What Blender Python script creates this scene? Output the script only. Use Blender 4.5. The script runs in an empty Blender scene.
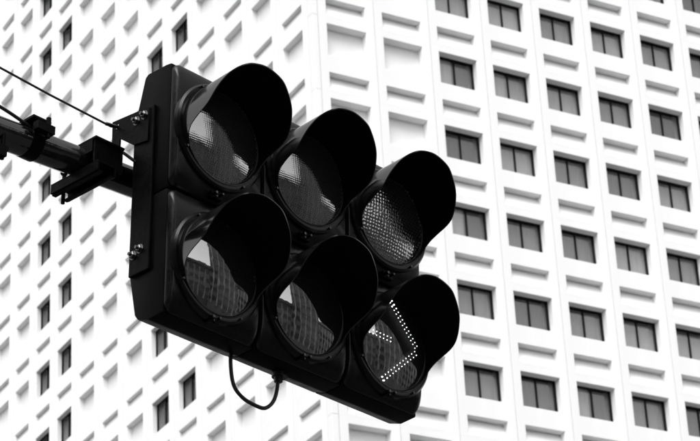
import bpy, bmesh, math, random
from mathutils import Matrix, Vector
random.seed(11)
S = bpy.context.scene
COL = S.collection
R = math.radians

# ------------------------------------------------------------------ camera
CAM = Vector((-42.82487, -75.45017, 1.6))
cd = bpy.data.cameras.new("camera"); cam = bpy.data.objects.new("camera", cd); COL.objects.link(cam)
M = Matrix([[0.8752998, -0.1846524, -0.4469382], [-0.4809533, -0.4286228, -0.7648309], [-0.05034, 0.8844128, -0.4639826]])
cam.matrix_world = Matrix.Translation(CAM) @ M.to_4x4()
cd.sensor_width = 36; cd.lens = 127.4406; cd.clip_start = .1; cd.clip_end = 3000
cd.dof.use_dof = True; cd.dof.focus_distance = 7.85; cd.dof.aperture_fstop = 20
S.camera = cam

# ------------------------------------------------------------------ overcast light
SUN_EL, SUN_ROT = R(58), R(226)          # thin overcast, brightest high in the south west
w = bpy.data.worlds.new("World"); S.world = w; w.use_nodes = True
nt = w.node_tree; nt.nodes.clear()
sky = nt.nodes.new("ShaderNodeTexSky"); sky.sky_type = 'NISHITA'; sky.sun_disc = False
sky.sun_elevation = SUN_EL; sky.sun_rotation = SUN_ROT; sky.dust_density = 3.0
bw = nt.nodes.new("ShaderNodeRGBToBW"); bg = nt.nodes.new("ShaderNodeBackground")
bg.inputs[1].default_value = 0.15
wo = nt.nodes.new("ShaderNodeOutputWorld")
nt.links.new(sky.outputs[0], bw.inputs[0]); nt.links.new(bw.outputs[0], bg.inputs[0]); nt.links.new(bg.outputs[0], wo.inputs[0])
sl = bpy.data.lights.new("sun", 'SUN'); sl.energy = 0.9; sl.angle = R(50); sl.color = (1, 1, 1)
so = bpy.data.objects.new("sun", sl); COL.objects.link(so)
sd = Vector((math.sin(SUN_ROT) * math.cos(SUN_EL), math.cos(SUN_ROT) * math.cos(SUN_EL), math.sin(SUN_EL)))
so.rotation_euler = sd.to_track_quat('Z', 'Y').to_euler()
S.view_settings.view_transform = 'Standard'; S.view_settings.look = 'None'
S.view_settings.exposure = 1.22; S.view_settings.gamma = 1

# ------------------------------------------------------------------ materials
def mat(name, base=.5, rough=.6, spec=.5, metal=0., noise=0., nscale=8., bump=0., bscale=40., emit=0., streak=False):
    m = bpy.data.materials.new(name); m.use_nodes = True
    n = m.node_tree; b = n.nodes['Principled BSDF']
    b.inputs['Base Color'].default_value = (base, base, base, 1); b.inputs['Roughness'].default_value = rough
    b.inputs['Specular IOR Level'].default_value = spec; b.inputs['Metallic'].default_value = metal
    tc = n.nodes.new('ShaderNodeTexCoord')
    if noise:
        t = n.nodes.new('ShaderNodeTexNoise'); t.inputs['Scale'].default_value = nscale; t.inputs['Detail'].default_value = 6
        if streak:
            mp = n.nodes.new('ShaderNodeMapping'); mp.inputs['Scale'].default_value = (1, 1, .12)
            n.links.new(tc.outputs['Object'], mp.inputs[0]); n.links.new(mp.outputs[0], t.inputs[0])
        else: n.links.new(tc.outputs['Object'], t.inputs[0])
        r = n.nodes.new('ShaderNodeMapRange'); r.inputs[1].default_value = .3; r.inputs[2].default_value = .7
        r.inputs[3].default_value = base * (1 - noise); r.inputs[4].default_value = base * (1 + noise * .5)
        n.links.new(t.outputs[0], r.inputs[0]); n.links.new(r.outputs[0], b.inputs['Base Color'])
        r2 = n.nodes.new('ShaderNodeMapRange'); r2.inputs[1].default_value = .3; r2.inputs[2].default_value = .7
        r2.inputs[3].default_value = max(.03, rough - .12); r2.inputs[4].default_value = min(1, rough + .1)
        n.links.new(t.outputs[0], r2.inputs[0]); n.links.new(r2.outputs[0], b.inputs['Roughness'])
    if bump:
        t = n.nodes.new('ShaderNodeTexNoise'); t.inputs['Scale'].default_value = bscale; t.inputs['Detail'].default_value = 4
        n.links.new(tc.outputs['Object'], t.inputs[0])
        bp = n.nodes.new('ShaderNodeBump'); bp.inputs['Strength'].default_value = bump; bp.inputs['Distance'].default_value = .01
        n.links.new(t.outputs[0], bp.inputs['Height']); n.links.new(bp.outputs[0], b.inputs['Normal'])
    if emit:
        b.inputs['Emission Color'].default_value = (1, 1, 1, 1); b.inputs['Emission Strength'].default_value = emit
    return m

def clear(name, refl, rough, tint=.9, f0=.1, bump=None, bscale=150., bstr=.3):
    """a clear pane: straight transmission with a sharp coat of reflection that grows towards grazing"""
    m = bpy.data.materials.new(name); m.use_nodes = True
    n = m.node_tree; n.nodes.clear()
    o = n.nodes.new('ShaderNodeOutputMaterial'); mx = n.nodes.new('ShaderNodeMixShader')
    t = n.nodes.new('ShaderNodeBsdfTransparent'); t.inputs[0].default_value = (tint, tint, tint, 1)
    g = n.nodes.new('ShaderNodeBsdfGlossy'); g.inputs['Roughness'].default_value = rough; g.inputs[0].default_value = (1, 1, 1, 1)
    lw = n.nodes.new('ShaderNodeLayerWeight'); lw.inputs[0].default_value = .35
    r = n.nodes.new('ShaderNodeMapRange'); r.inputs[3].default_value = f0; r.inputs[4].default_value = refl
    n.links.new(lw.outputs['Facing'], r.inputs[0]); n.links.new(r.outputs[0], mx.inputs[0])
    n.links.new(t.outputs[0], mx.inputs[1]); n.links.new(g.outputs[0], mx.inputs[2]); n.links.new(mx.outputs[0], o.inputs[0])
    ge = n.nodes.new('ShaderNodeNewGeometry'); ff = n.nodes.new('ShaderNodeMath'); ff.operation = 'SUBTRACT'; ff.inputs[0].default_value = 1
    mu = n.nodes.new('ShaderNodeMath'); mu.operation = 'MULTIPLY'
    n.links.new(ge.outputs['Backfacing'], ff.inputs[1]); n.links.new(ff.outputs[0], mu.inputs[0]); n.links.new(r.outputs[0], mu.inputs[1])
    n.links.new(mu.outputs[0], mx.inputs[0])
    if bump:
        tc = n.nodes.new('ShaderNodeTexCoord')
        if bump == 'cells':
            v = n.nodes.new('ShaderNodeTexVoronoi'); v.inputs['Scale'].default_value = bscale; v.inputs['Randomness'].default_value = .12 if bscale > 100 else .3
            hs = v.outputs['Distance']
        else:
            v = n.nodes.new('ShaderNodeTexNoise'); v.inputs['Scale'].default_value = bscale; hs = v.outputs[0]
        n.links.new(tc.outputs['Object'], v.inputs[0])
        bp = n.nodes.new('ShaderNodeBump'); bp.inputs['Strength'].default_value = bstr; bp.inputs['Distance'].default_value = .004
        n.links.new(hs, bp.inputs['Height']); n.links.new(bp.outputs[0], g.inputs['Normal'])
    return m

M_WALL = mat('white_facade', .8, .75, .3, noise=.05, nscale=.7, bump=.15, bscale=25, streak=True)
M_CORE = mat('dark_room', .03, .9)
M_FRAME = mat('dark_window_frame', .005, .5, .15)
M_CURT = mat('curtain_cloth', .5, .9, .1, noise=.12, nscale=1.2, streak=True)
M_CURT3 = mat('grey_curtain_cloth', .34, .9, .1, noise=.15, nscale=1.5, streak=True)
M_CURT2 = mat('pale_curtain_cloth', .78, .9, .1, noise=.1, nscale=1.5, streak=True)
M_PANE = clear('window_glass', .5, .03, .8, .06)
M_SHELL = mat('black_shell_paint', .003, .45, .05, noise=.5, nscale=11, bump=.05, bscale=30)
M_PANE_WEST = clear('dimmed_reflection_glass', .2, .03, .85, .03)  # same glass, reflection weakened to stand in for dark surroundings mirrored on this face
M_BLACK = mat('black_polycarbonate', .004, .3, .26, noise=.5, nscale=9, bump=.05, bscale=30)
M_DULL = mat('dull_black_visor_lining', .0025, .8, .06)
M_VISOR = mat('black_visor_plastic', .004, .17, .5, noise=.4, nscale=7)
M_IRON = mat('black_painted_steel', .003, .45, .06, noise=.5, nscale=14, bump=.15, bscale=60)
M_ARM = mat('dark_galvanised_arm', .008, .13, .8, noise=.4, nscale=10, bump=.06, bscale=40)
M_ARM.node_tree.nodes['Principled BSDF'].inputs['IOR'].default_value = 1.6
M_VISOR.node_tree.nodes['Principled BSDF'].inputs['IOR'].default_value = 1.75
M_BOLT = mat('bolt_steel', .16, .3, .5, metal=1., noise=.4, nscale=60)
M_CABLE = mat('black_cable_rubber', .01, .45)
M_COVER = clear('clear_lens_cover', .85, .035, .85, .44, 'noise', 20, .085)
M_COVERG = clear('gridded_lens_cover', .85, .05, .85, .30, 'cells', 150, .05)
M_COVERC = clear('dimpled_lens_cover', .85, .1, .85, .32, 'cells', 85, .45)
M_LEDOFF = mat('led_unlit', .1, .25, .6)
M_LEDDIM = mat('led_body_dark', .03, .3, .6)
M_LEDON = mat('led_lit', .8, .3, emit=3.2)
M_BOARD = mat('led_board', .012, .6)
M_ASPH = mat('asphalt', .05, .85, .3, noise=.3, nscale=1.5, bump=.4, bscale=60)
M_PAVE = mat('concrete_paving', .16, .8, .3, noise=.15, nscale=1.2)
M_LINE = mat('road_paint', .7, .7)
M_TOWER = mat('grey_tower_wall', .06, .7, .3, noise=.3, nscale=.2)
M_RIB = mat('pale_tower_rib', .22, .8, .2, noise=.4, nscale=.3)
M_TOWER2 = mat('dark_tower_wall', .07, .6, .4, noise=.3, nscale=.2)
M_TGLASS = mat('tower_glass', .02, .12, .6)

# ------------------------------------------------------------------ helpers
def mesh(name, verts, faces, m, smooth=False, bevel=None, fix=True):
    me = bpy.data.meshes.new(name); me.from_pydata([tuple(v) for v in verts], [], faces)
    bm = bmesh.new(); bm.from_mesh(me)
    if bevel: bmesh.ops.bevel(bm, geom=list(bm.edges), offset=bevel, segments=2, affect='EDGES', profile=.6)
    if fix: bmesh.ops.recalc_face_normals(bm, faces=bm.faces)
    bm.to_mesh(me); bm.free()
    ms = m if isinstance(m, (list, tuple)) else [m]
    for x in ms: me.materials.append(x)
    if smooth:
        for p in me.polygons: p.use_smooth = True
        me.set_sharp_from_angle(angle=R(38))
    return me
def add(name, me, parent=None, loc=None, rot=None):
    o = bpy.data.objects.new(name, me); COL.objects.link(o)
    if parent: o.parent = parent
    if loc is not None: o.location = loc
    if rot is not None: o.rotation_euler = rot
    return o
def tag(o, label=None, cat=None, group=None, kind=None):
    if label: o['label'] = label
    if cat: o['category'] = cat
    if group: o['group'] = group
    if kind: o['kind'] = kind
    return o
class MB:
    def __init__(s): s.v = []; s.f = []
    def raw(s, v, f):
        k = len(s.v); s.v += [tuple(x) for x in v]; s.f += [tuple(i + k for i in q) for q in f]
    def box(s, x0, x1, y0, y1, z0, z1):
        s.raw([(x, y, z) for z in (z0, z1) for y in (y0, y1) for x in (x0, x1)],
              [(0, 2, 3, 1), (4, 5, 7, 6), (0, 1, 5, 4), (2, 6, 7, 3), (0, 4, 6, 2), (1, 3, 7, 5)])
    def loops(s, L, cap0=True, cap1=True, closed=False):
        n = len(L[0]); v = [p for l in L for p in l]; f = []
        m = len(L)
        for a in range(m if closed else m - 1):
            b = (a + 1) % m
            for i in range(n):
                j = (i + 1) % n; f.append((a * n + i, a * n + j, b * n + j, b * n + i))
        if cap0 and not closed: f.append(tuple(range(n - 1, -1, -1)))
        if cap1 and not closed: f.append(tuple((m - 1) * n + i for i in range(n)))
        s.raw(v, f)
    def tube(s, pts, r, seg=16, caps=True):
        pts = [Vector(p) for p in pts]; L = []
        up = None
        for i, p in enumerate(pts):
            d = (pts[min(i + 1, len(pts) - 1)] - pts[max(i - 1, 0)]).normalized()
            if up is None: up = Vector((0, 0, 1)) if abs(d.z) < .9 else Vector((1, 0, 0))
            a = d.cross(up).normalized(); b = a.cross(d).normalized(); up = b
            rr = r[i] if isinstance(r, (list, tuple)) else r
            L.append([p + a * rr * math.cos(2 * math.pi * k / seg) + b * rr * math.sin(2 * math.pi * k / seg) for k in range(seg)])
        s.loops(L, caps, caps)
    def mesh(s, name, m, **k): return mesh(name, s.v, s.f, m, **k)

def spline(pts, n=10):
    P = [Vector(p) for p in pts]; P = [P[0] * 2 - P[1]] + P + [P[-1] * 2 - P[-2]]; out = []
    for i in range(1, len(P) - 2):
        for k in range(n):
            t = k / n; a, b, c, d = P[i - 1:i + 3]
            out.append(.5 * ((2 * b) + (c - a) * t + (2 * a - 5 * b + 4 * c - d) * t * t + (3 * b - a - 3 * c + d) * t ** 3))
    out.append(P[-2]); return out

# ------------------------------------------------------------------ ground and street
g = MB(); g.raw([(-900, -900, 0), (900, -900, 0), (900, 900, 0), (-900, 900, 0)], [(0, 1, 2, 3)])
tag(add('ground', g.mesh('ground', M_ASPH)), kind='structure')
g = MB(); g.box(-12, 80, -8, 60, -.1, .14)
tag(add('pavement', g.mesh('pavement', M_PAVE, bevel=.01)), kind='structure')
g = MB(); g.box(-70, -41.6, -82, -60, -.1, .13)
tag(add('footpath', g.mesh('footpath', M_PAVE, bevel=.01)), kind='structure')
g = MB()
for i in range(14): g.raw([(-38 + i * 6, -40.1, .004), (-35 + i * 6, -40.1, .004), (-35 + i * 6, -39.9, .004), (-38 + i * 6, -39.9, .004)], [(0, 1, 2, 3)])
tag(add('road_marking', g.mesh('road_marking', M_LINE)), kind='structure')

# ------------------------------------------------------------------ white office block
W = 2.7
AR, BR, AL, BL, WL, HH, HS, DH = (0.252138, 0.706989, 0.318113, 0.655241, 0.999257, 1.331114, 0.87203, 0.180169)
AR *= W; BR *= W; AL *= W; BL *= W; WL *= W; HH *= W; HS *= W; DH *= W
Z0 = 1.6 - (-54.90490)
MG = .11 * W                       # concrete band above each window
TALL, SPAN, MED = .575 * W, .30 * W, .38 * W
def ztop(n):
    if n <= -4: return Z0 - n * HH + DH + MG
    if n == -3: return Z0 + 4.20 * W
    return Z0 - n * HH + MG
def openings(n):
    """heights of recesses below the top of storey n: (name, top, height)"""
    zt = ztop(n)
    if n == -3: return [('medium', zt - (Z0 + 3.865 * W), MED), ('short', zt - (Z0 + 3 * HH - HS), SPAN)]
    top = (Z0 - n * HH + (DH if n <= -4 else 0))
    if n == -4: return [('tall', zt - top, TALL), ('medium', zt - top + HS, MED)]
    return [('tall', zt - top, TALL), ('short', zt - top + HS, SPAN)]
RD, RS, LD, LS = .42, .40, .29, .20        # recess depths of the two faces
def panel_geo(wd, ht, x0, x1, ops, gap=.012):
    """precast panel: face with deep chamfer-edged openings. y grows inwards. ops: (top, height, depth, blind)"""
    b = MB(); ht2 = ht
    rows = sorted([(ht - t - h, ht - t, d, bl) for t, h, d, bl in ops])
    zs = [.0008] + [z for r in rows for z in r[:2]] + [ht2 - .0008]
    xs = [gap, x0, x1, wd - gap]
    c = .018
    ob = {r[0] for r in rows}
    def q(a, e, f, h_): b.raw([a, e, f, h_], [(0, 1, 2, 3)])
    for i in range(len(zs) - 1):
        za, zb = zs[i], zs[i + 1]
        q((xs[0], 0, za), (xs[1], 0, za), (xs[1], 0, zb), (xs[0], 0, zb))
        q((xs[2], 0, za), (xs[3], 0, za), (xs[3], 0, zb), (xs[2], 0, zb))
        if za not in ob: q((xs[1], 0, za), (xs[2], 0, za), (xs[2], 0, zb), (xs[1], 0, zb))
    for za, zb, d, bl in rows:
        F = [(x0, 0, za), (x1, 0, za), (x1, 0, zb), (x0, 0, zb)]
        C = [(x0 + c, c, za + c), (x1 - c, c, za + c), (x1 - c, c, zb - c), (x0 + c, c, zb - c)]
        dl = .05 if bl == 2 else (d * .8 if bl and d > .35 else d)               # short recesses have a back that slopes out to the sill
        B = [(x0 + c, dl, za + c), (x1 - c, dl, za + c), (x1 - c, d, zb - c), (x0 + c, d, zb - c)]
        b.raw(F + C + B, [(i, (i + 1) % 4, 4 + (i + 1) % 4, 4 + i) for i in range(4)] + [(4 + i, 4 + (i + 1) % 4, 8 + (i + 1) % 4, 8 + i) for i in range(4)])
        if bl: b.raw(B, [(0, 1, 2, 3)])
    # panel edges going back
    a0, a1, z0, z1 = xs[0], xs[3], .0008, ht2 - .0008
    for (p, r_) in (((a0, z0), (a0, z1)), ((a1, z0), (a1, z1)), ((a0, z0), (a1, z0)), ((a0, z1), (a1, z1))):
        q((p[0], 0, p[1]), (r_[0], 0, r_[1]), (r_[0], .16, r_[1]), (p[0], .16, p[1]))
    return b
def geo(side, n, win):
    wd = W if side == 'R' else WL; bw_ = BR if side == 'R' else BL
    x0 = (wd - bw_) / 2; ht = ztop(n) - ztop(n + 1)
    dt, ds = (RD, RS) if side == 'R' else (LD, LS)
    ops = [(t, h, ds if nm == 'short' else dt, 2 if nm == 'short' else int(not (win and nm == 'tall'))) for nm, t, h in openings(n)]
    return panel_geo(wd, ht, x0, x0 + bw_, ops)
_pm = {}
def panel_mesh(side, n, win):
    key = (side, n if n in (-3, -4) else 0, win)
    if key not in _pm: _pm[key] = geo(side, n, win).mesh('facade_panel', M_WALL, fix=False)
    return _pm[key]
def is_win(side, k, n):
    if n == -3: return side == 'R' and k >= 2 and False
    return k >= 2 if side == 'R' else k % 5 in (4, 0) and k > 0
def place(side, k, n):
    z = ztop(n + 1)
    if side == 'R': return Vector((AR + k * W - (W - BR) / 2, 0, z)), 0.
    return Vector((0, AL + k * WL + BL + (WL - BL) / 2, z)), -math.pi / 2

bld = tag(add('office_building', None), 'tall white precast concrete office block with deep square window recesses behind the signal', 'building')
bld.location = (0, 0, 0)
# window meshes
def win_meshes(bw_, tag_):
    fw, fd = (.075, .08) if tag_ == 'R' else (.045, .05)
    f = MB(); e = .0185
    f.box(e, fw, -fd, .02, e, TALL - e); f.box(bw_ - fw, bw_ - e, -fd, .02, e, TALL - e)
    f.box(fw + .001, bw_ - fw - .001, -fd, .02, TALL - fw, TALL - e); f.box(fw + .001, bw_ - fw - .001, -fd, .02, e, fw)
    mc = bw_ * .5
    f.box(mc - .032, mc + .032, -.05, .018, fw + .001, TALL - fw - .001)
    fm = f.mesh('window_frame', M_FRAME)
    pw = mc - .032 - fw
    p = MB(); p.box(0, pw - .004, 0, .008, 0, TALL - 2 * fw - .004)
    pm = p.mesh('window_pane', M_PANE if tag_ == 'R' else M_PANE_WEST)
    return fm, pm, fw, mc
def curtain_mesh(w0, seedv, m, ht):
    rr = random.Random(seedv); n = max(6, int(w0 / .05)); v = []; f = []
    ph = rr.random() * 6
    for i in range(n + 1):
        x = w0 * i / n; y = .010 * math.sin(i * 1.25 + ph) + .010 * math.sin(i * .53 + ph)
        v += [(x, y, 0), (x, y, ht)]
        if i: f.append((2 * i - 2, 2 * i, 2 * i + 1, 2 * i - 1))
    return mesh('curtain', v, f, m, smooth=True)
WM = {'R': win_meshes(BR, 'R'), 'L': win_meshes(BL, 'L')}
CH = TALL - .06
CU_R = [curtain_mesh(BR + .3, i, (M_CURT, M_CURT, M_CURT2, M_CURT3, M_CURT)[i], CH) for i in range(5)] 
CU_RH = [curtain_mesh((BR - .1) * .47, 20 + i, M_CURT2, CH) for i in range(2)]
CU_L = [curtain_mesh(BL * q, 40 + i, M_CURT2, CH) for i, q in enumerate((.36, .42, .30))]
rw = random.Random(5)
def window(side, k, n):
    o, rz = place(side, k, n)
    wd, bw_, dt = (W, BR, RD) if side == 'R' else (WL, BL, LD)
    nm, t, h = openings(n)[0]
    ht = ztop(n) - ztop(n + 1)
    rot = Matrix.Rotation(rz, 4, 'Z')
    base = o + rot @ Vector(((wd - bw_) / 2, dt, ht - t - h))
    fm, pm, fw, mc = WM[side]
    fr = add('window', fm, bld, base, (0, 0, rz))
    add('window_pane', pm, fr, (fw + .002, 0, fw + .002)); add('window_pane', pm, fr, (mc + .034, 0, fw + .002))
    if side == 'R':
        c = rw.random()
        if c < .80: add('curtain', rw.choice(CU_R), fr, (-.15 + rw.random() * .1, .10 + rw.random() * .12, .03 - rw.choice((0, 0, 0, .08, .2))))
        elif c < .93: add('curtain', CU_R[3], fr, (-.15, .42, .03))
        else:
            add('curtain', CU_RH[0], fr, (.05, .10, .03)); add('curtain', rw.choice(CU_R), fr, (-.15, .26, .03))
    else:
        m_ = rw.choice(CU_L); wv = max(v.co.x for v in m_.vertices)
        add('curtain', m_, fr, (bw_ - wv - .01, .05, .03))
NR, NL, N0, N1 = 9, 15, -5, 5
for n in range(N0, N1 + 1):
    ht = ztop(n) - ztop(n + 1)
    for side, nk in (('R', NR), ('L', NL)):
        for k in range(nk):
            o, rz = place(side, k, n); wn = is_win(side, k, n)
            add('facade_panel', panel_mesh(side, n, wn), bld, o, (0, 0, rz))
            if wn: window(side, k, n)
# corner pieces, one per storey
cx, cy = AR - (W - BR) / 2, AL - (WL - BL) / 2
def corner_geo(h):
    b = MB(); b.box(0, cx - .012, 0, cy - .012, .003, h - .003); return b
for n in range(N0, N1 + 1):
    add('corner_panel', corner_geo(ztop(n) - ztop(n + 1)).mesh('corner_panel', M_WALL, bevel=.015), bld, (0, 0, ztop(n + 1)))
# the storeys and bays further off the picture: joined
far = MB(); dark = MB(); NB, NT, KR, KL = 14, -8, 13, 19
for n in range(NT, NB + 1):
    inside = N0 <= n <= N1
    for side, nk, kk in (('R', KR, NR), ('L', KL, NL)):
        for k in range(nk):
            if inside and k < kk: continue
            o, rz = place(side, k, n); wn = is_win(side, k, n)
            b = geo(side, n, wn); rot = Matrix.Rotation(rz, 4, 'Z')
            far.raw([o + rot @ Vector(v) for v in b.v], b.f)
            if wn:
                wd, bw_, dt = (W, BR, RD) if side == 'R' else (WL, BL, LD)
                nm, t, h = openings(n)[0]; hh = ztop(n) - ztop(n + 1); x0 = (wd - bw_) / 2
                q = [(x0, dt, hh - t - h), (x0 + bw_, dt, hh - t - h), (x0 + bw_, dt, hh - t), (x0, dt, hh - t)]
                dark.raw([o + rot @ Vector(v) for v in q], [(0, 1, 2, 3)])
    if not inside:
        b = corner_geo(ztop(n) - ztop(n + 1)); far.raw([Vector(v) + Vector((0, 0, ztop(n + 1))) for v in b.v], b.f)
o = add('outer_storeys', far.mesh('outer_storeys', M_WALL, fix=False), bld); o['kind'] = 'stuff'
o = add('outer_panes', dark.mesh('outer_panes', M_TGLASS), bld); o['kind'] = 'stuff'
zt, zb_ = ztop(NT), ztop(NB + 1)
XE, YE = AR + KR * W - (W - BR) / 2, AL + KL * WL - (WL - BL) / 2
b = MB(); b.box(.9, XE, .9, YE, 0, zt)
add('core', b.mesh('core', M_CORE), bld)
# bay backing: white between panel joints, dark rooms behind the windows come from the core
b = MB()
def strip(side, x0, x1, y0=.05):
    if side == 'R': b.box(x0, x1, y0, .9, zb_, zt - .01)
    else: b.box(y0, .9, x0, x1, zb_, zt - .01)
for k in range(KR + 1):
    x = AR + k * W - (W - BR) / 2
    if k == 0: strip('R', .06, x + (W - BR) / 2 - .05)
    else: strip('R', x - (W - BR) / 2 + .05, min(XE - .01, x + (W - BR) / 2 - .05))
for k in range(1, KL + 1):
    x = AL + k * WL - (WL - BL) / 2
    strip('L', x - (WL - BL) / 2 + .05, min(YE - .01, x + (WL - BL) / 2 - .05))
add('pier_backing', b.mesh('pier_backing', M_WALL), bld)
b = MB()
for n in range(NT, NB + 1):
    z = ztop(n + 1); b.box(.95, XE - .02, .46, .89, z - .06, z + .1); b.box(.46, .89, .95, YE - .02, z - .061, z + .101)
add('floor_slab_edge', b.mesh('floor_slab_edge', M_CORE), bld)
b = MB(); b.box(-.05, XE, -.05, .6, zt + .002, zt + 1.3); b.box(-.05, .6, .602, YE, zt + .002, zt + 1.3); b.box(.602, XE, .602, YE, zt + .002, zt + .3)
add('roof_parapet', b.mesh('roof_parapet', M_WALL), bld)
b = MB(); b.box(.01, XE, .01, YE, .14, zb_ - .002)
add('base_wall', b.mesh('base_wall', M_WALL), bld)

# ------------------------------------------------------------------ dark towers across the junction (seen in the lenses)
def tower(name, x, y, wx, wy, h, rz, m, label, step=3.6, bay=3.0):
    r = tag(add(name, None), label, 'building'); r.location = (x, y, 0); r.rotation_euler = (0, 0, rz)
    b = MB(); b.box(-wx / 2, wx / 2, -wy / 2, wy / 2, 0, h); add('wall', b.mesh('wall', m), r)
    b = MB()
    for i in range(int(wx / bay)):
        xx = -wx / 2 + (i + .5) * wx / int(wx / bay)
        b.box(xx - .35, xx + .35, -wy / 2 - .35, wy / 2 + .35, 4, h - 1)
    for i in range(int(wy / bay)):
        yy = -wy / 2 + (i + .5) * wy / int(wy / bay)
        b.box(-wx / 2 - .35, wx / 2 + .35, yy - .35, yy + .35, 4, h - 1)
    o = add('pier', b.mesh('pier', M_RIB), r); o['kind'] = 'stuff'
    b = MB()
    for j in range(int((h - 6) / step)):
        z = 5 + j * step
        b.box(-wx / 2 - .12, wx / 2 + .12, -wy / 2 - .12, wy / 2 + .12, z, z + 1.8)
    o = add('window_band', b.mesh('window_band', M_TGLASS), r); o['kind'] = 'stuff'
    b = MB(); b.box(-wx / 2 - .6, wx / 2 + .6, -wy / 2 - .6, wy / 2 + .6, h + .002, h + 1.4); add('roof', b.mesh('roof', m), r)
tower('office_tower', 10, -103, 17, 16, 30, R(-124), M_TOWER2, 'dark ribbed office tower across the junction, the taller of the two mirrored in the lenses')
tower('office_tower', -10, -121.8, 34, 18, 17, R(-151), M_TOWER, 'lower broad grey office block across the junction, mirrored at the left edge of the lenses')
tower('office_tower', 42, -94, 28, 14, 21.5, R(-104), M_TOWER2, 'low dark block farther down the street, mirrored at the right edge of the lenses')
for az, d_, wx, h_, lb in ((214, 52, 52, 50, 'broad dark office slab on the near side of the street, south west of the mast'), (266, 56, 44, 44, 'dark office slab west of the mast, across the side street')):
    tower('office_tower', -39.4 + d_ * math.sin(R(az)), -69.3 + d_ * math.cos(R(az)), wx, 18, h_, R(-az), M_TOWER2, lb)

# ------------------------------------------------------------------ traffic signal
A = Matrix([[0.9567132, -0.28737, 0.0460257], [0.2881486, 0.9575209, -0.0111411], [-0.040869, 0.0239211, 0.9988781]]); SP = CAM + Vector((3.42576, 6.15228, 3.61271)); s_, sv = 0.38317, 0.45927
MW = Matrix.Translation(SP) @ A.to_4x4()
sig = tag(add('traffic_signal', None), 'black six lamp traffic signal with deep visors and one lit dotted arrow', 'traffic light')
sig.matrix_world = MW
XC = [-s_, 0, s_]; ZC = [sv / 2, -sv / 2]
CR = .0
def rrect(x0, x1, z0, z1, r, y, seg=6):
    out = []
    for cx_, cz_, a0 in ((x1 - r, z1 - r, 0), (x0 + r, z1 - r, 90), (x0 + r, z0 + r, 180), (x1 - r, z0 + r, 270)):
        for i in range(seg + 1):
            a = R(a0 + 90 * i / seg); out.append((cx_ + r * math.cos(a), y, cz_ + r * math.sin(a)))
    return out
hx = s_ / 2 - .002
ZT, ZB = .222, -.205               # section extents about a lamp centre (top row / bottom row differ a little)
def shell(i, j):
    x0, x1 = -hx, hx
    if i == 0: x0 = -.178
    if i == 2: x1 = .158
    z0, z1 = (-sv / 2 + .002, .218) if j == 0 else (-.195, sv / 2 - .002)
    return x0, x1, z0, z1
for j in range(2):
    for i in range(3):
        x0, x1, z0, z1 = shell(i, j)
        # back shell: side profile in y,z extruded along x
        if j == 0: prof = [(.033, z0), (.033, z1), (.06, z1 + .004), (.145, z1 + .006), (.158, z1 - .004), (.192, z1 - .13), (.196, z0)]
        else: prof = [(.033, z1), (.196, z1), (.194, z0 + .17), (.164, z0 + .03), (.150, z0 + .012), (.10, z0 - .004), (.033, z0)]
        b = MB(); b.loops([[(x, y, z) for y, z in prof] for x in (x0, x1)])
        h = add('housing', b.mesh('housing', M_SHELL, bevel=.006, smooth=True), sig, (XC[i], 0, ZC[j]))
        # door: pillow shaped front shell
        L = []; r0 = .045; dp = .038
        for t in range(9):
            a = R(90 * t / 8); ins = .008 * (1 - math.cos(a)); iz = .085 * (1 - math.cos(a)); y = .030 - .0304 * math.sin(a)
            L.append(rrect(x0 + ins + .001, x1 - ins - .001, z0 + iz + .001, z1 - iz - .001, .03, y))
        L = [rrect(x0 + .001, x1 - .001, z0 + .001, z1 - .001, .03, .031)] + L
        b = MB(); b.loops(L)
        d = add('door', b.mesh('door', M_BLACK, smooth=True), sig, (XC[i], 0, ZC[j]))
        # latch at the foot of the door
        b = MB(); zl = z0 + .018
        b.box(-.03, .012, -.008, .012, zl - .012, zl + .012); b.tube([(-.024, -.022, zl), (-.024, -.004, zl)], .006, 10); b.tube([(.004, -.02, zl + .004), (.004, -.004, zl + .004)], .005, 10)
        add('latch', b.mesh('latch', M_IRON, bevel=.002), sig, (XC[i], 0, ZC[j]))
        b = MB(); b.tube([(-.024, -.025, zl), (-.024, -.0225, zl)], .0045, 8); b.tube([(-.012, -.013, zl - .005), (-.012, -.009, zl - .005)], .003, 8); b.tube([(.004, -.0235, zl + .004), (.004, -.021, zl + .004)], .0035, 8)
        add('latch_screw', b.mesh('latch_screw', M_BOLT), sig, (XC[i], 0, ZC[j]))
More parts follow.
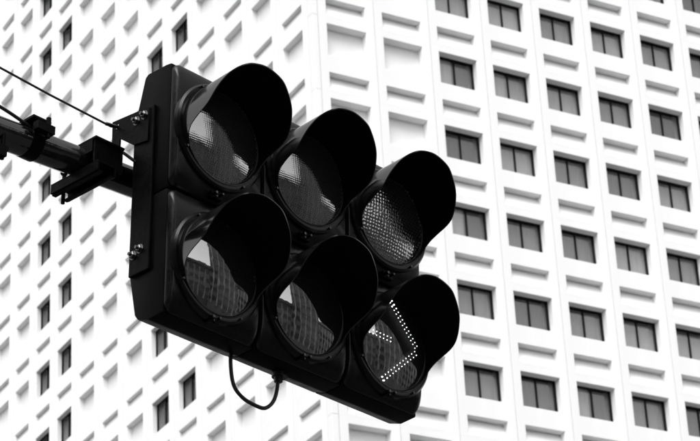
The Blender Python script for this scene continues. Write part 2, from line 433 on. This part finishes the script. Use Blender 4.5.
# lens ring (flange)
b = MB(); L = []
for (r, y) in ((.155, .004), (.155, -.010), (.161, -.014), (.175, -.014), (.182, -.008), (.184, .006), (.155, .006)):
    L.append([(r * math.sin(2 * math.pi * k / 72), y, r * math.cos(2 * math.pi * k / 72)) for k in range(72)])
b.loops(L[:-1], False, False); RING = b.mesh('lens_ring', M_BLACK, smooth=True)
def vlen(th):
    t = abs(th)
    K = [(0, .212), (27, .207), (57, .178), (78, .146), (88, .125), (94, .085), (99, .048), (108, .024), (125, .012), (145, .009), (180, .009)]
    for (a, la), (c, lc) in zip(K, K[1:]):
        if t <= c:
            u = (t - a) / (c - a); return la + (lc - la) * u
    return .009
def smoothlen(th): return sum(vlen(th + d) * w_ for d, w_ in ((-4, .2), (-2, .2), (0, .2), (2, .2), (4, .2)))
def visor_mesh():
    n = 144; rin, th_ = .1585, .0035; NS = 10
    v = []; f = []
    for k in range(n):
        a = 2 * math.pi * k / n; deg = (k * 360 / n + 180) % 360 - 180; l = smoothlen(deg)
        for side_r in (rin, rin + th_):
            for q in range(NS + 1):
                y = -l * q / NS - .006; fl = 1 + .05 * (-y) / .2
                r = side_r * fl
                v.append((r * math.sin(a), y, r * math.cos(a)))
    m = 2 * (NS + 1)
    mats = []
    for k in range(n):
        k2 = (k + 1) % n
        for q in range(NS):
            f.append((k * m + q, k * m + q + 1, k2 * m + q + 1, k2 * m + q)); mats.append(1)
            f.append((k * m + NS + 1 + q, k2 * m + NS + 1 + q, k2 * m + NS + 2 + q, k * m + NS + 2 + q)); mats.append(0)
        f.append((k * m + NS, k * m + 2 * NS + 1, k2 * m + 2 * NS + 1, k2 * m + NS)); mats.append(0)
    me = mesh('visor', v, f, [M_VISOR, M_DULL], smooth=True)
    for p, mi in zip(me.polygons, mats): p.material_index = mi
    return me
VIS = visor_mesh()
def lens_mesh(m):
    L = []; v = [(0, -.018, 0)]
    n = 64; Rg = 14; f = []
    for q in range(1, Rg + 1):
        r = .1565 * q / Rg; y = -.018 * (1 - (q / Rg) ** 2) 
        v += [(r * math.sin(2 * math.pi * k / n), y, r * math.cos(2 * math.pi * k / n)) for k in range(n)]
    for k in range(n):
        f.append((0, 1 + k, 1 + (k + 1) % n))
        for q in range(Rg - 1): f.append((1 + q * n + k, 1 + (q + 1) * n + k, 1 + (q + 1) * n + (k + 1) % n, 1 + q * n + (k + 1) % n))
    return mesh('lens', v, f, m, smooth=True)
LM_ = [lens_mesh(M_COVERG), lens_mesh(M_COVERC), lens_mesh(M_COVER)]
def dome(b, x, y, z, r, seg=6):
    v = [(x, y - r * .9, z)] + [(x + r * .75 * math.cos(6.2832 * k / seg), y - r * .55, z + r * .75 * math.sin(6.2832 * k / seg)) for k in range(seg)] + [(x + r * math.cos(6.2832 * k / seg), y, z + r * math.sin(6.2832 * k / seg)) for k in range(seg)]
    f = [(0, 1 + k, 1 + (k + 1) % seg) for k in range(seg)] + [(1 + k, 1 + seg + k, 1 + seg + (k + 1) % seg, 1 + (k + 1) % seg) for k in range(seg)]
    b.raw(v, f)
def array_mesh(pitch, r):
    b = MB(); n = int(.148 / pitch) + 2
    for i in range(-n, n + 1):
        for j in range(-n * 2, n * 2 + 1):
            x = (i + .5 * (j % 2)) * pitch; z = j * pitch * .866
            if math.hypot(x, z) < .151: dome(b, x, 0, z, r)
    return b.mesh('led_array', M_LEDOFF, smooth=True, fix=False)
ARR = [array_mesh(.0085, .0032), array_mesh(.0125, .005)]
b = MB(); b.tube([(0, .004, 0), (0, .0035, 0)], .149, 48); 
BOARD = mesh('led_board', [(.1555 * math.sin(2 * math.pi * k / 48), .003, .1555 * math.cos(2 * math.pi * k / 48)) for k in range(48)], [tuple(range(48))], M_BOARD)
b = MB(); dome(b, 0, 0, 0, .0022, 8); LED_ON = b.mesh('led', M_LEDON, smooth=True, fix=False)
b = MB(); dome(b, 0, 0, 0, .0036, 8); LED_OFF = b.mesh('led', M_LEDDIM, smooth=True, fix=False)
def double_row(p, q, n, off=.0065):
    p, q = Vector(p), Vector(q); d = (q - p); nn = Vector((-d.y, d.x)).normalized() * off; out = []
    for i in range(n):
        c = p + d * i / (n - 1); out += [c + nn, c - nn]
    return out
def arrow(dirn=1):
    pts = double_row((-.145 * dirn, .010), (-.014 * dirn, .010), 9)
    tip = (.118 * dirn, .010)
    pts += double_row((-.024 * dirn, .139), (.104 * dirn, .022), 13); pts += double_row((-.036 * dirn, -.132), (.104 * dirn, .0), 12)
    return pts
b = MB(); b.tube([(0, -.0225, 0), (0, -.012, 0)], .004, 8); SCREW = b.mesh('visor_screw', M_BOLT)
AIM = (((-.6, .8), (.5, -.5), (0, .9)), ((.3, -.7), (-.5, .9), (.8, 0)))
for j in range(2):
    for i in range(3):
        P = (XC[i], -.0, ZC[j])
        add('lens_ring', RING, sig, P); add('visor', VIS, sig, P)
        for a in (-122, -32, 58, 148): add('visor_screw', SCREW, sig, (P[0] + .172 * math.sin(R(a)), 0, P[2] + .172 * math.cos(R(a))))
        kind = 2 if j == 1 else (1 if i == 2 else 0)
        ln = add('lens', LM_[kind], sig, (P[0], -.013, P[2]), (R(5 + AIM[j][i][0]), 0, R(AIM[j][i][1])))
        add('led_board', BOARD, ln)
        if kind < 2: tag(add('led_array', ARR[kind], ln), kind='stuff')
        if j == 0: ln['label'] = 'gridded round lens' if i < 2 else 'round lens with coarse dimples'
        if j == 1:
            ln['label'] = 'lens with a lit white dotted arrow pointing right' if i == 2 else 'dark lens with an unlit dotted arrow'
            if i == 2: pts, lm = arrow(1), LED_ON
            elif i == 0: pts, lm = arrow(-1), LED_OFF
            else: pts, lm = double_row((0, -.12), (0, .06), 12) + double_row((0, .13), (-.075, .045), 7) + double_row((0, .13), (.075, .045), 7), LED_OFF
            for p in pts:
                if p.length < .1545: add('led', lm, ln, (p.x, -.002 - (.004 if lm is LED_ON else 0), p.y))

# side strap, bolts, plate
XS = -s_ - .178
b = MB(); b.box(XS - .012, XS - .001, .095, .186, -.262, .318)
add('side_strap', b.mesh('side_strap', M_IRON, bevel=.003), sig)
def bolt(y, z, x=XS - .012):
    b = MB(); hexa = lambda r, xx: [(xx, y + r * math.cos(R(60 * k + 12)), z + r * math.sin(R(60 * k + 12))) for k in range(6)]
    b.tube([(x - .002, y, z), (x, y, z)], .0155, 18); b.loops([hexa(.0115, x - .0025), hexa(.0115, x - .010), hexa(.0095, x - .012)])
    b.tube([(x - .012, y, z), (x - .020, y, z)], .0055, 10)
    add('bolt', b.mesh('bolt', M_BOLT, fix=True), sig)
for y, z in ((.131, .289), (.169, .283), (.166, -.193), (.135, -.181)): bolt(y, z, XS - (.018 if z > 0 else .012))
# gusset plate with a round hole (outline in y,z)
out = [(.288, .328), (.18, .318), (.112, .310), (.112, .19), (.183, .202), (.248, .251), (.250, .19), (.284, .19)]
cu = bpy.data.curves.new('gusset_plate', 'CURVE'); cu.dimensions = '2D'; cu.fill_mode = 'BOTH'; cu.extrude = .003
def poly(pts):
    sp = cu.splines.new('POLY'); sp.points.add(len(pts) - 1); sp.use_cyclic_u = True
    for q, (a, c_) in zip(sp.points, pts): q.co = (a, c_, 0, 1)
poly(out); poly([(.266 + .0095 * math.cos(6.2832 * k / 16), .304 + .0095 * math.sin(6.2832 * k / 16)) for k in range(16)])
tmp = bpy.data.objects.new('tmp', cu); COL.objects.link(tmp); dg = bpy.context.evaluated_depsgraph_get()
me = bpy.data.meshes.new_from_object(tmp.evaluated_get(dg)); bpy.data.objects.remove(tmp)
me.transform(Matrix(((0, 0, 1, XS - .0155), (1, 0, 0, 0), (0, 1, 0, 0), (0, 0, 0, 1)))); me.name = 'gusset_plate'
me.materials.clear(); me.materials.append(M_IRON)
add('gusset_plate', me, sig)
# cable loop and gland below
zb0 = ZC[1] - .198
b = MB(); b.tube(spline([(-.217, .10, zb0 + .03), (-.222, .10, zb0 - .03), (-.208, .10, zb0 - .10), (-.168, .10, zb0 - .132), (-.11, .10, zb0 - .141), (-.072, .10, zb0 - .136), (-.040, .10, zb0 - .105), (-.024, .10, zb0 - .06), (-.018, .10, zb0 - .0)], 10), .0062, 12)
add('cable', b.mesh('cable', M_CABLE, smooth=True), sig)
b = MB(); b.tube([(-.012, .10, zb0 + .02), (-.012, .10, zb0 - .012)], .026, 20); b.tube([(-.018, .10, zb0 - .012), (-.018, .10, zb0 - .030)], .014, 12)
add('cable_gland', b.mesh('cable_gland', M_CABLE, bevel=.001), sig)

# ------------------------------------------------------------------ mast and arm
AD = Vector((-.998, .04, -.042)).normalized(); A0 = Vector((-.466, .30, .155))
endp = A0 + AD * 4.1; pw = MW @ endp
mast = tag(add('signal_mast', None), 'dark steel mast arm reaching in from the left to hold the traffic signal', 'signal pole'); mast.location = (pw.x, pw.y, 0)
inv = Matrix.Translation((-pw.x, -pw.y, 0))
def wadd(name, mb, m, parent, root_inv, **k):
    mb.v = [tuple(root_inv @ (MW @ Vector(v))) for v in mb.v]
    return add(name, mb.mesh(name, m, **k), parent)
b = MB(); b.tube([A0 - AD * .7, A0 + AD * .6, A0 + AD * 4.1], [.047, .049, .066], 32); wadd('arm', b, M_ARM, mast, inv, smooth=True)
b = MB(); b.tube([(0, 0, 0), (0, 0, 6.4)], [.13, .09], 32); b.tube([(0, 0, 6.4), (0, 0, 6.43)], .1, 32)
add('pole', b.mesh('pole', M_ARM, smooth=True), mast)
b = MB(); b.box(-.25, .25, -.25, .25, .13, .16); add('base_plate', b.mesh('base_plate', M_IRON, bevel=.004), mast)
def armpt(x): t = (x - A0.x) / AD.x; return A0 + AD * t
# front clamp: box bracket over the arm, channel strut below, threaded rods
c0 = armpt(-.645)
def clampbox(bd, *a): bd.box(*a)
b = MB(); x0, x1 = -.703, -.585
b.box(x0, x1, .214, .316, .192, .200)                 # top plate
b.box(x0 + .004, x1, .222, .2300, .110, .1915)        # web in front of the arm
b.box(x0, x0 + .008, .2305, .312, .150, .1915)        # end plate
b.box(x1 - .008, x1, .2305, .312, .150, .1915)
wadd('clamp_bracket', b, M_IRON, mast, inv, bevel=.0015)
b = MB()
b.box(-.722, -.648, .175, .402, .083, .089); b.box(-.722, -.716, .175, .402, .055, .0825); b.box(-.654, -.648, .175, .402, .055, .0825)
b.box(-.7155, -.700, .175, .402, .051, .0565); b.box(-.670, -.6545, .175, .402, .051, .0565)
wadd('strut_channel', b, M_IRON, mast, inv, bevel=.0012)
for yy in (.385,):
    b = MB(); b.tube([(-.684, yy, .03), (-.684, yy, .235 if yy < .3 else .150)], .0065, 10); b.tube([(-.684, yy, .089), (-.684, yy, .100)], .013, 6); b.tube([(-.684, yy, .2005 if yy < .3 else .135), (-.684, yy, .212 if yy < .3 else .146)], .013, 6)
    wadd('threaded_rod', b, M_IRON, mast, inv)
# short pieces linking the arm clamp to the signal's side strap
b = MB(); b.tube([(-.572, .262, .222), (-.572, .172, .138)], .0052, 8); wadd('brace_rod', b, M_IRON, mast, inv)
# rear clamp further along the arm
b = MB()
a2 = armpt(-.88)
b.tube([a2 - Vector((.022, 0, 0)), a2 + Vector((.022, 0, 0))], .0515, 28)
b.box(-.920, -.850, .252, .330, .192, .200); b.box(-.912, -.846, .236, .262, .150, .178); b.tube([(-.866, .246, .205), (-.866, .246, .135)], .008, 8)
wadd('clamp_band', b, M_IRON, mast, inv)
b = MB(); b.box(-1.05, -.992, .27, .37, .045, .061); b.box(-1.03, -.997, .27, .30, .026, .0445); b.tube([(-1.004, .285, .02), (-1.004, .285, .11)], .007, 8)
wadd('clamp_foot', b, M_IRON, mast, inv)
b = MB(); b.tube(spline([(-.87, .29, .172), (-.93, .284, .178), (-1.03, .28, .192), (-1.25, .285, .22), (-2.0, .31, .26), (-3.2, .36, .20), (-4.5, .44, .05)], 8), .0055, 8)
wadd('feed_cable', b, M_CABLE, mast, inv, smooth=True)
# stay wire
st = tag(add('stay_wire', None), 'thin taut stay wire running down from the upper left to the signal bracket', 'wire'); st.location = MW @ Vector((-.58, .268, .304))
wi = Matrix.Translation(-st.location)
b = MB(); b.tube([(-.572, .266, .304), (-.60, .270, .2965), (-.841, .28, .314), (-1.039, .285, .3305), (-2.4, .36, .45), (-4.55, .46, .64)], .0036, 8)
wadd('wire', b, M_CABLE, st, wi, smooth=True)
b = MB(); b.tube([(-.572, .266, .304), (-.62, .2705, .2985)], .0062, 8); wadd('wire_clip', b, M_BOLT, st, wi)
